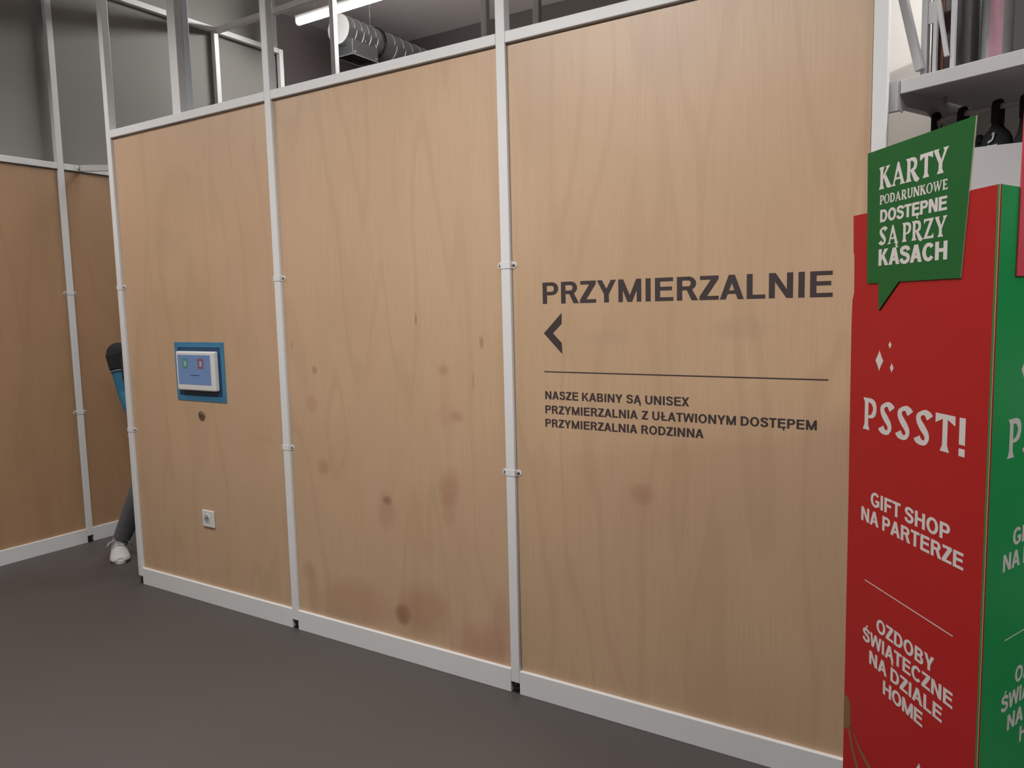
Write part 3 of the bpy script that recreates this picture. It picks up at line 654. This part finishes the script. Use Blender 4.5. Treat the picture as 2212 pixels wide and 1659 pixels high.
# ------------------------------------------------------------------ shelving at the right end
sU = Vector((0.9255, -0.3788, 0)).normalized(); sN = Vector((-sU.y, sU.x, 0))
S0 = Vector((3.891, 0.030, 0))
def SP(s, o, z): return S0+sU*s+sN*o+ZV*z
def sbox(mb, s0, s1, o0, o1, z0, z1): return mb.obox(SP(s0, o0, z0), sU*(s1-s0), sN*(o1-o0), ZV*(z1-z0))
SL = 1.2
unit = thing('shelving_unit', 'white steel shelving unit beside the right end of the lettered partition', 'shelving', tuple(SP(.6, .2, 0)))
sbox(MB(), -.33, SL, .430, .445, .02, 2.95).build('back_panel', M['cream'], unit)
sbox(MB(), -.035, -.0005, .400, .4295, 0, 2.95).build('upright', M['shelf'], unit, .002)
sbox(MB(), SL-.03, SL, .400, .4295, 0, 2.95).build('upright', M['shelf'], unit, .002)
def shelf(z, name='shelf'):
    sh = sbox(MB(), .002, SL-.032, .0125, .428, z-.012, z).build(name, M['shelf'], unit)
    lip = sbox(MB(), 0.0, SL-.03, 0, .012, z-.024, z+.014).build('shelf_lip', M['shelf'], sh, .0015)
    return sh
s1 = shelf(2.138); s2 = shelf(1.70); s3 = shelf(1.2); s4 = shelf(.7); s5 = shelf(.2)
# end bracket of the upper shelf: a folded plate that deepens towards the upright
fe = (SP(-.002, 0, 0), sN, ZV, -sU)
br = MB().prism([(0.0, 2.154), (.0, 2.070), (.018, 2.064), (.055, 2.10), (.13, 2.095), (.25, 2.04), (.33, 1.99), (.41, 1.98), (.41, 2.154)], fe, 0, .002)
br.build('shelf_bracket', M['shelf'], s1)
sbox(MB(), -.037, -.0045, -.004, .010, 2.068, 2.154).build('bracket_cap', M['shelf'], s1, .0015)
sbox(MB(), -.0315, -.0045, .0105, .40, 2.085, 2.10).build('bracket_arm', M['shelf'], s1)
# light bar under the top board of the unit
sbox(MB(), -.03, SL, .02, .429, 2.955, 2.975).build('top_board', M['shelf'], unit, .001)
sbox(MB(), .05, SL-.05, .20, .235, 2.925, 2.954).build('light_bar', M['lamp'], unit)
# hang rail under the upper shelf
m = MB(); pts = [SP(-.042, .2, 1.98), SP(-.046, .2, 2.03), SP(-.036, .2, 2.058), SP(-.012, .2, 2.068)]+[SP(q, .2, 2.0685) for q in (.1, .4, .8, SL-.04)]
pts = [SP(.008, .2, 1.975), SP(.004, .2, 2.02), SP(.012, .2, 2.055), SP(.035, .2, 2.066)]+[SP(q, .2, 2.0665) for q in (.1, .4, .8, SL-.04)]
m.tube(pts, .0085, 14); rail = m.build('hang_rail', M['shelf'], unit)
MB().tube([SP(.03, .2, 2.07), SP(.03, .2, 2.127)], .005, 10).build('rail_hanger', M['shelf'], rail)
MB().tube([SP(SL-.08, .2, 2.07), SP(SL-.08, .2, 2.127)], .005, 10).build('rail_hanger', M['shelf'], rail)

# white wire display stand on the upper shelf
z0 = 2.138
std = thing('display_stand', 'white metal stand with slanted braces on the upper shelf by the partition', 'stand', tuple(SP(.03, .12, z0)))
sbox(MB(), .014, .031, .080, .097, z0, 2.62).build('stand_post', M['shelf'], std)
sbox(MB(), .047, .057, .080, .090, z0, 2.62).build('stand_post', M['shelf'], std)
sbox(MB(), .095, .106, .080, .091, z0, 2.62).build('stand_post', M['shelf'], std)
sbox(MB(), .0315, .0465, .082, .086, 2.309, 2.368).build('cross_plate', M['shelf'], std)
sbox(MB(), .0315, .0465, .082, .086, 2.50, 2.56).build('cross_plate', M['shelf'], std)
def brace(s0, z0_, s1_, z1_, wd, o0, o1):
    d = Vector((s1_-s0, z1_-z0_)); n = Vector((-d.y, d.x)).normalized()*wd/2
    pl = [(s0+n.x, z0_+n.y), (s0-n.x, z0_-n.y), (s1_-n.x, z1_-n.y), (s1_+n.x, z1_+n.y)]
    return MB().prism(pl, (S0.copy(), sU, ZV, sN), o0, o1)
brace(-.06, 2.50, .0185, 2.185, .021, .060, .0785).build('slanted_brace', M['shelf'], std)
brace(.036, 2.52, .090, 2.205, .010, .068, .0785).build('slanted_brace', M['shelf'], std)
sbox(MB(), -.004, .118, .066, .104, z0, z0+.008).build('stand_base', M['shelf'], std)

# goods on the upper shelf
def goods(name, label, cat, s0, s1_, o0, o1, z1, m, bev=.003):
    o = sbox(MB(), s0, s1_, o0, o1, z0, z1).build(name, m, None, bev); return tag(o, label, cat)
def goods_thing(name, label, cat, s0, s1_, o0, o1, z1, m, parts):
    t = thing(name, label, cat, tuple(SP((s0+s1_)/2, (o0+o1)/2, z0)))
    sbox(MB(), s0, s1_, o0, o1, z0, z1).build('box_body', m, t, .003)
    for pn, a, b, c_, d, mm in parts: sbox(MB(), a, b, o0-.0022, o0-.0001, c_, d).build(pn, mm, t)
    return t
M['amber'] = mat('reddish_brown_stripe', (0.20, 0.075, 0.045, 1), 0.3, noise=0.4, nscale=40)
goods_thing('gift_box', 'dark brown glossy box with a reddish stripe behind the white stand', 'box', .015, .078, .135, .25, 2.56, M['brownbox'],
    [('stripe', .044, .052, 2.139, 2.50, M['amber'])])
goods_thing('gift_box', 'matt black tall box between the white stand and the silver bag', 'box', .089, .134, .115, .24, 2.53, M['blackbox'],
    [('box_seal', .122, .129, 2.150, 2.168, M['brownbox'])])
pk = thing('foil_bag', 'silver foil bag showing pink fabric, standing on the upper shelf', 'bag', tuple(SP(.185, .17, z0)))
m = MB(); rows = 12; cols = 10; V = []; fsx = []
for side in (0, 1):
    for i in range(rows+1):
        for j in range(cols+1):
            t = j/cols; zf = i/rows; bulge = .035*math.sin(math.pi*t)**.6*(1-.75*zf)+.004*math.sin(9*t+5*zf)
            V.append(SP(.137+.092*t, .165+(-bulge if side == 0 else bulge), z0+.40*zf))
W_ = cols+1; H_ = (rows+1)*W_
for side in (0, 1):
    for i in range(rows):
        for j in range(cols):
            a = side*H_+i*W_+j; q = (a, a+1, a+W_+1, a+W_); fsx.append(q if side == 0 else q[::-1])
m.add(V, fsx, True); m.build('bag_body', M['bag'], pk)
V = []; fsx = []
for i in range(9):
    for j in range(5):
        t = .30+.40*j/4+.06*(1-i/8); zf = i/8*.85
        bulge = .035*math.sin(math.pi*t)**.6*(1-.75*zf)+.004*math.sin(9*t+5*zf)
        V.append(SP(.137+.092*t, .165-bulge-.0012, z0+.40*zf+.004))
for i in range(8):
    for j in range(4): a = i*5+j; fsx.append((a, a+1, a+6, a+5))
MB().add(V, fsx, True).build('pink_contents', M['pink'], pk)
goods('gift_box', 'black box at the right edge of the upper shelf, beside the silver bag', 'box', .237, .33, .115, .26, 2.53, M['blackbox'])

# white box below and black bags hanging from the rail
wb = thing('storage_box', 'plain white box behind the top of the totem, under the hanging black bags', 'box', (4.13, .04, 1.70))
m = MB().box((4.022, .000, 1.7005), (4.26, .012, 1.9375)); m.build('front_panel', M['shelf'], wb, .001)
MB().obox(Vector((4.022, .0125, 1.7005)), XV*.238, Vector((0, .075, 0)), ZV*.225).build('box_body', M['shelf'], wb)
def hanging_bag(label, s, w_top, w_body, z_bot, zs, o=.2, mark=False, lean=0.0):
    t = thing('hanging_bag', label, 'bag', tuple(SP(s, o, 2.06)), 'black bags hanging from the shelf rail')
    pts = [SP(s, o-.016, 2.02), SP(s, o-.0165, 2.066), SP(s, o-.010, 2.080), SP(s, o, 2.0845), SP(s, o+.010, 2.080), SP(s, o+.0165, 2.066), SP(s, o+.016, 2.02)]
    MB().tube(pts, [(w_top/2, .0032)]*7, 12, ref=sN).build('strap_loop', M['blackfab'], t)
    prof = [(2.045, w_top*.50, .018), (2.020, w_top*.58, .018), (zs, w_top*.80, .019), (zs-.015, w_body*.36, .022), (zs-.030, w_body*.44, .026), (z_bot+.02, w_body*.50, .03), (z_bot, w_body*.47, .027)]
    m = MB(); k = 20; V = []; f = []
    for z, a, b in prof:
        for q in range(k):
            g = 2*math.pi*q/k; V.append(SP(s+lean*(2.03-z)+a*math.cos(g), o+b*math.sin(g), z))
    for i in range(len(prof)-1):
        for q in range(k): f.append((i*k+q, (i+1)*k+q, (i+1)*k+(q+1) % k, i*k+(q+1) % k))
    f.append(tuple(range(k))); f.append(tuple((len(prof)-1)*k+q for q in reversed(range(k))))
    m.add(V, f, True); m.build('bag_body', M['blackfab'], t)
    if mark:
        fb = (SP(s, o-.0305, 0), sU, ZV, -sN); mm = MB()
        mm2 = []
        mm2 += ribbon([(.000, 1.985, .0022), (.004, 1.992, .002), (.001, 1.974, .0025), (-.010, 1.966, .002), (-.006, 1.972, .0014)], 4)
        mm2 += ribbon([(-.012, 1.958, .0018), (-.002, 1.956, .0022), (.014, 1.958, .0014)], 4)
        for p in mm2: mm.prism(p, fb, .0002, .0010)
        mm.build('white_mark', M['shelf'], t)
    return t
hanging_bag('slim black bag strap looped over the rail, leftmost, just above the green sign', .006, .017, .05, 1.93, 1.99)
hanging_bag('black bag strap on the rail just above the top right corner of the green sign', .081, .019, .055, 1.93, 1.99)
hanging_bag('black bag with a white squiggle, the most visible on the rail, above the white box', .174, .022, .088, 1.915, 2.008, mark=True)
hanging_bag('black bag on the rail at the right edge of the photo', .244, .020, .06, 1.93, 1.99)
def pouch(label, s, z, r, o=.215):
    t = thing('drawstring_pouch', label, 'pouch', tuple(SP(s, o, 1.70)), 'small black pouches behind the white box')
    m = MB().tube([SP(s, o, 1.7005), SP(s, o, 1.76), SP(s, o, z-.085), SP(s, o, z-.05), SP(s, o, z-.028)], [r*1.5, r*1.9, r*1.8, r*1.25, r*.62], 20); m.build('pouch_body', M['blackfab'], t)
    MB().tube([SP(s, o, z-.0285), SP(s, o, z-.014), SP(s, o, z)], [r*.60, r*.95, r*.45], 16).build('gathered_neck', M['blackfab'], t)
    return t
pouch('black pouch with a knobbed neck between the green sign and the marked bag', .122, 2.000, .014)
pouch('low black pouch between the marked bag and the coral sign', .2265, 1.962, .012)

# ------------------------------------------------------------------ the person behind the partition's left end
per = thing('person', 'person in black top, blue sleeves, grey jeans and white sneakers, half hidden behind the partition', 'person', (-.40, .32, 0))
PV, CH, NK = Vector((-.170, .36, .92)), Vector((-.320, .325, 1.20)), Vector((-.345, .325, 1.385))
RS, RE, RW = Vector((-.548, .302, 1.300)), Vector((-.500, .305, 1.055)), Vector((-.366, .294, .860))
LS, LE, LW = Vector((-.170, .335, 1.315)), Vector((-.125, .365, 1.060)), Vector((-.120, .270, .870))
RH, RK, RA = Vector((-.255, .350, .89)), Vector((-.300, .262, .500)), Vector((-.595, .248, .090))
LH, LK, LA = Vector((-.085, .375, .89)), Vector((-.080, .400, .490)), Vector((-.110, .560, .120))
HD = Vector((-.305, .335, 1.545))
def lerp(a, b, t): return a+(b-a)*t
body = MB()
TOR = [(PV-ZV*.09, (.135, .095)), (PV, (.158, .110)), (lerp(PV, CH, .45), (.128, .092)), (CH, (.150, .105)), (lerp(CH, NK, .45), (.155, .092)), (lerp(CH, NK, .78), (.095, .070)), (NK, (.056, .056)), (NK+ZV*.05, (.052, .052))]
body.tube([p for p, r in TOR], [r for p, r in TOR], 28, ref=(0, 1, 0))
def limb(mb, pts, rad, n=18, ref=(0, 1, 0)):
    P = []; R = []
    for i in range(len(pts)-1):
        for k in range(6): P.append(lerp(pts[i], pts[i+1], k/6)); R.append(rad[i]+(rad[i+1]-rad[i])*k/6)
    P.append(pts[-1]); R.append(rad[-1]); mb.tube(P, R, n, ref=ref)
def arm(S, E_, W_): return [S, lerp(S, E_, .45), E_, lerp(E_, W_, .35), W_], [.056, .047, .038, .040, .027]
def leg(H, K, A_): return [H, lerp(H, K, .4), K, lerp(K, A_, .35), A_], [.088, .074, .056, .056, .038]
for S, E_, W_ in ((RS, RE, RW), (LS, LE, LW)):
    p, r = arm(S, E_, W_); limb(body, p, r); body.ball(S, (.060, .058, .058)); body.ball(E_, .041)
for H, K, A_ in ((RH, RK, RA), (LH, LK, LA)):
    p, r = leg(H, K, A_); limb(body, p, r); body.ball(K, .058)
# head with face, turned the way the body walks
fd = Vector((.10, -1, -.05)).normalized(); fs_ = fd.cross(ZV).normalized(); fu = fs_.cross(fd)
def hp(a, b, c_): return HD+fs_*a+fd*b+fu*c_
body.tube([NK, hp(0, -.012, -.085)], [.054, .050], 18)
body.ball(HD+fu*.025, (.074, .092, .098), 24, 16)
body.tube([hp(0, .010, .0), hp(0, .028, -.05), hp(0, .040, -.095), hp(0, .046, -.112)], [(.068, .070), (.060, .062), (.044, .042), (.022, .022)], 20, ref=fd)
body.tube([hp(0, .086, .022), hp(0, .098, -.004), hp(0, .108, -.024), hp(0, .094, -.034)], [.008, .011, .015, .008], 12)
body.tube([hp(-.024, .078, -.062), hp(0, .090, -.062), hp(.024, .078, -.062)], [.006, .009, .006], 10)
for s in (-1, 1):
    body.ball(hp(s*.075, -.008, -.008), (.012, .020, .030), 12, 8)
    body.tube([hp(s*.014, .088, .034), hp(s*.045, .080, .036)], [.009, .006], 10)
# hands: palm, four curled fingers of different lengths, thumb from the side of the palm
def hand(W_, dirv, palmn, side):
    d = dirv.normalized(); s = d.cross(palmn).normalized()*side; n = palmn.normalized()
    body.tube([W_-d*.01, W_+d*.025, W_+d*.060, W_+d*.085], [(.020, .026), (.019, .034), (.016, .038), (.012, .036)], 16, ref=n)
    for k, (off, L_) in enumerate(((.028, .068), (.010, .077), (-.009, .072), (-.027, .055))):
        b = W_+d*.082+s*off; p1 = b+d*L_*.42+n*.006; p2 = p1+d*L_*.30+n*L_*.16; p3 = p2+d*L_*.18+n*L_*.22
        body.tube([b-d*.012, b, p1, p2, p3], [.0085, .0088, .0082, .0072, .0055], 10)
    b = W_+d*.022+s*.026; p1 = b+d*.026+s*.022+n*.008; p2 = p1+d*.030+s*.006+n*.008
    body.tube([b-s*.012, b, p1, p2], [.012, .0125, .0095, .0065], 10)
hand(RW, Vector((.12, -.25, -1)), Vector((.75, -.6, 0)), 1)
hand(LW, Vector((0, -.35, -1)), Vector((-.9, -.4, 0)), -1)
for A_, T in ((RA, Vector((-.475, .165, .035))), (LA, Vector((-.090, .385, .035)))):
    body.tube([A_, lerp(A_, T, .45)-ZV*.015, T], [.036, .036, .026], 14)
bo_ = body.build('body', M['skin'], per, weld=False)
rm = bo_.modifiers.new('remesh', 'REMESH'); rm.mode = 'VOXEL'; rm.voxel_size = .0055; rm.use_smooth_shade = True
sm = bo_.modifiers.new('smooth', 'SMOOTH'); sm.factor = .5; sm.iterations = 4
def cloth(name, mb, m, vox=.006, it=4):
    o = mb.build(name, m, per, weld=False)
    r = o.modifiers.new('remesh', 'REMESH'); r.mode = 'VOXEL'; r.voxel_size = vox; r.use_smooth_shade = True
    s = o.modifiers.new('smooth', 'SMOOTH'); s.factor = .5; s.iterations = it; return o
EY = mat('eye_white', (.7, .7, .68, 1), .2); IR = mat('iris_brown', (.06, .03, .015, 1), .2)
for s in (-1, 1):
    e = MB().ball(hp(s*.031, .077, .018), .0125, 14, 10).build('eye', EY, per)
    MB().ball(hp(s*.031, .0865, .018), .0050, 10, 8).build('iris', IR, e)
hm = MB(); hm.ball(HD+fu*.045-fd*.016, (.086, .098, .092), 24, 16); hm.ball(hp(0, -.055, -.01), (.076, .055, .090), 20, 12); hm.ball(hp(0, -.115, -.02), (.040, .045, .075), 16, 10)
cloth('hair', hm, M['hair'])
# black short-sleeved top
tm = MB(); TR = TOR[:6]
tm.tube([p for p, r in TR]+[NK], [(r[0]+.014, r[1]+.014) for p, r in TR]+[(.068, .068)], 28, ref=(0, 1, 0))
for S, E_ in ((RS, RE), (LS, LE)):
    tm.ball(S+Vector((0, 0, -.004)), (.076, .070, .076)); limb(tm, [lerp(S, E_, .0), lerp(S, E_, .40)], [.076, .068])
cloth('black_top', tm, M['tee'])
# blue long sleeves
for S, E_, W_ in ((RS, RE, RW), (LS, LE, LW)):
    sm_ = MB(); p, r = [lerp(S, E_, .2), lerp(S, E_, .55), E_, lerp(E_, W_, .4), lerp(E_, W_, .90)], [.062, .058, .050, .049, .038]
    limb(sm_, p, r); sm_.ball(E_, .050); cloth('blue_sleeve', sm_, M['sleeve'], .005)
    a = lerp(S, E_, .42); b = lerp(S, E_, .445); MB().tube([a, b], [.0685, .0675], 20).build('sleeve_cuff', M['sock'], per)
jm = MB()
jm.tube([PV-ZV*.10, PV-ZV*.02, PV+ZV*.07], [(.160, .118), (.172, .124), (.150, .112)], 26, ref=(0, 1, 0))
for H, K, A_ in ((RH, RK, RA), (LH, LK, LA)):
    p, r = leg(H, K, A_); p[-1] = lerp(K, A_, .93); limb(jm, p, [.098, .086, .072, .066, .052]); jm.ball(K, .073)
cloth('jeans', jm, M['jeans'])
def sneaker(A_, heel, toe, K):
    d = (toe-heel); d.z = 0; d.normalize(); s = d.cross(ZV)
    L_ = .29; H0 = Vector((heel.x, heel.y, 0)); P = lambda a, b, z: H0+d*a*1.08+s*b*1.16+ZV*z*1.06
    up = MB()
    sec = [(.000, .028, .040, .085), (.030, .038, .042, .098), (.085, .041, .042, .104), (.130, .045, .036, .092), (.175, .050, .030, .076), (.215, .051, .026, .064), (.245, .043, .023, .055), (.262, .024, .018, .042)]
    k = 20; V = []; f = []
    for a, wd, zc, zt in sec:
        for q in range(k):
            g = 2*math.pi*q/k; zz = math.sin(g)
            V.append(P(a, wd*math.cos(g), .018+(zt-.018)*max(zz, 0)+.004*min(zz, 0)))
    for i in range(len(sec)-1):
        for q in range(k): f.append((i*k+q, i*k+(q+1) % k, (i+1)*k+(q+1) % k, (i+1)*k+q))
    f.append(tuple(range(k-1, -1, -1))); f.append(tuple((len(sec)-1)*k+q for q in range(k)))
    up.add(V, f, True)
    up.tube([P(.045, 0, .07), P(.045, 0, .098)], [.040, .038], 18, ref=tuple(d))
    sh = cloth('sneaker', up, M['shoe'], .004, 3)
    so = MB(); k = 28; ol = []
    for i in range(k):
        g = 2*math.pi*i/k; a = .132+.139*math.cos(g); wd = .040+.010*max(0, math.cos(g-.3))
        ol.append((a*1.08, 1.16*wd*math.sin(g)*(1.0 if abs(math.cos(g)) < .98 else .8)))
    so.prism(ol, (H0, d, s, ZV), .0008, .026); so.build('sole', M['shoe'], sh, .004)
    tg = MB().tube([P(.10, 0, .100), P(.080, 0, .122), P(.072, 0, .140)], [(.006, .024), (.006, .026), (.004, .022)], 14, ref=tuple(d)); tg.build('tongue', M['shoe'], sh)
    for i, (a, z) in enumerate(((.105, .105), (.126, .098), (.147, .090))):
        MB().tube([P(a, -.034, z-.020), P(a+.008, 0, z+.001), P(a, .034, z-.020)], .0042, 8).build('lace', M['lace'], sh)
    for sg_ in (-1, 1):
        MB().tube([P(.104, sg_*.008, .110), P(.122, sg_*.044, .100), P(.112, sg_*.064, .062), P(.098, sg_*.046, .095)], .0040, 8).build('lace', M['lace'], sh)
    ank = MB().tube([P(.045, 0, .07), A_, lerp(A_, K, .17)], [.047, .048, .052], 18); ank.build('sock', M['sock'], per)
sneaker(RA, Vector((-.665, .272, 0)), Vector((-.430, .146, 0)), RK)
sneaker(LA, Vector((-.125, .610, 0)), Vector((-.090, .350, 0)), LK)
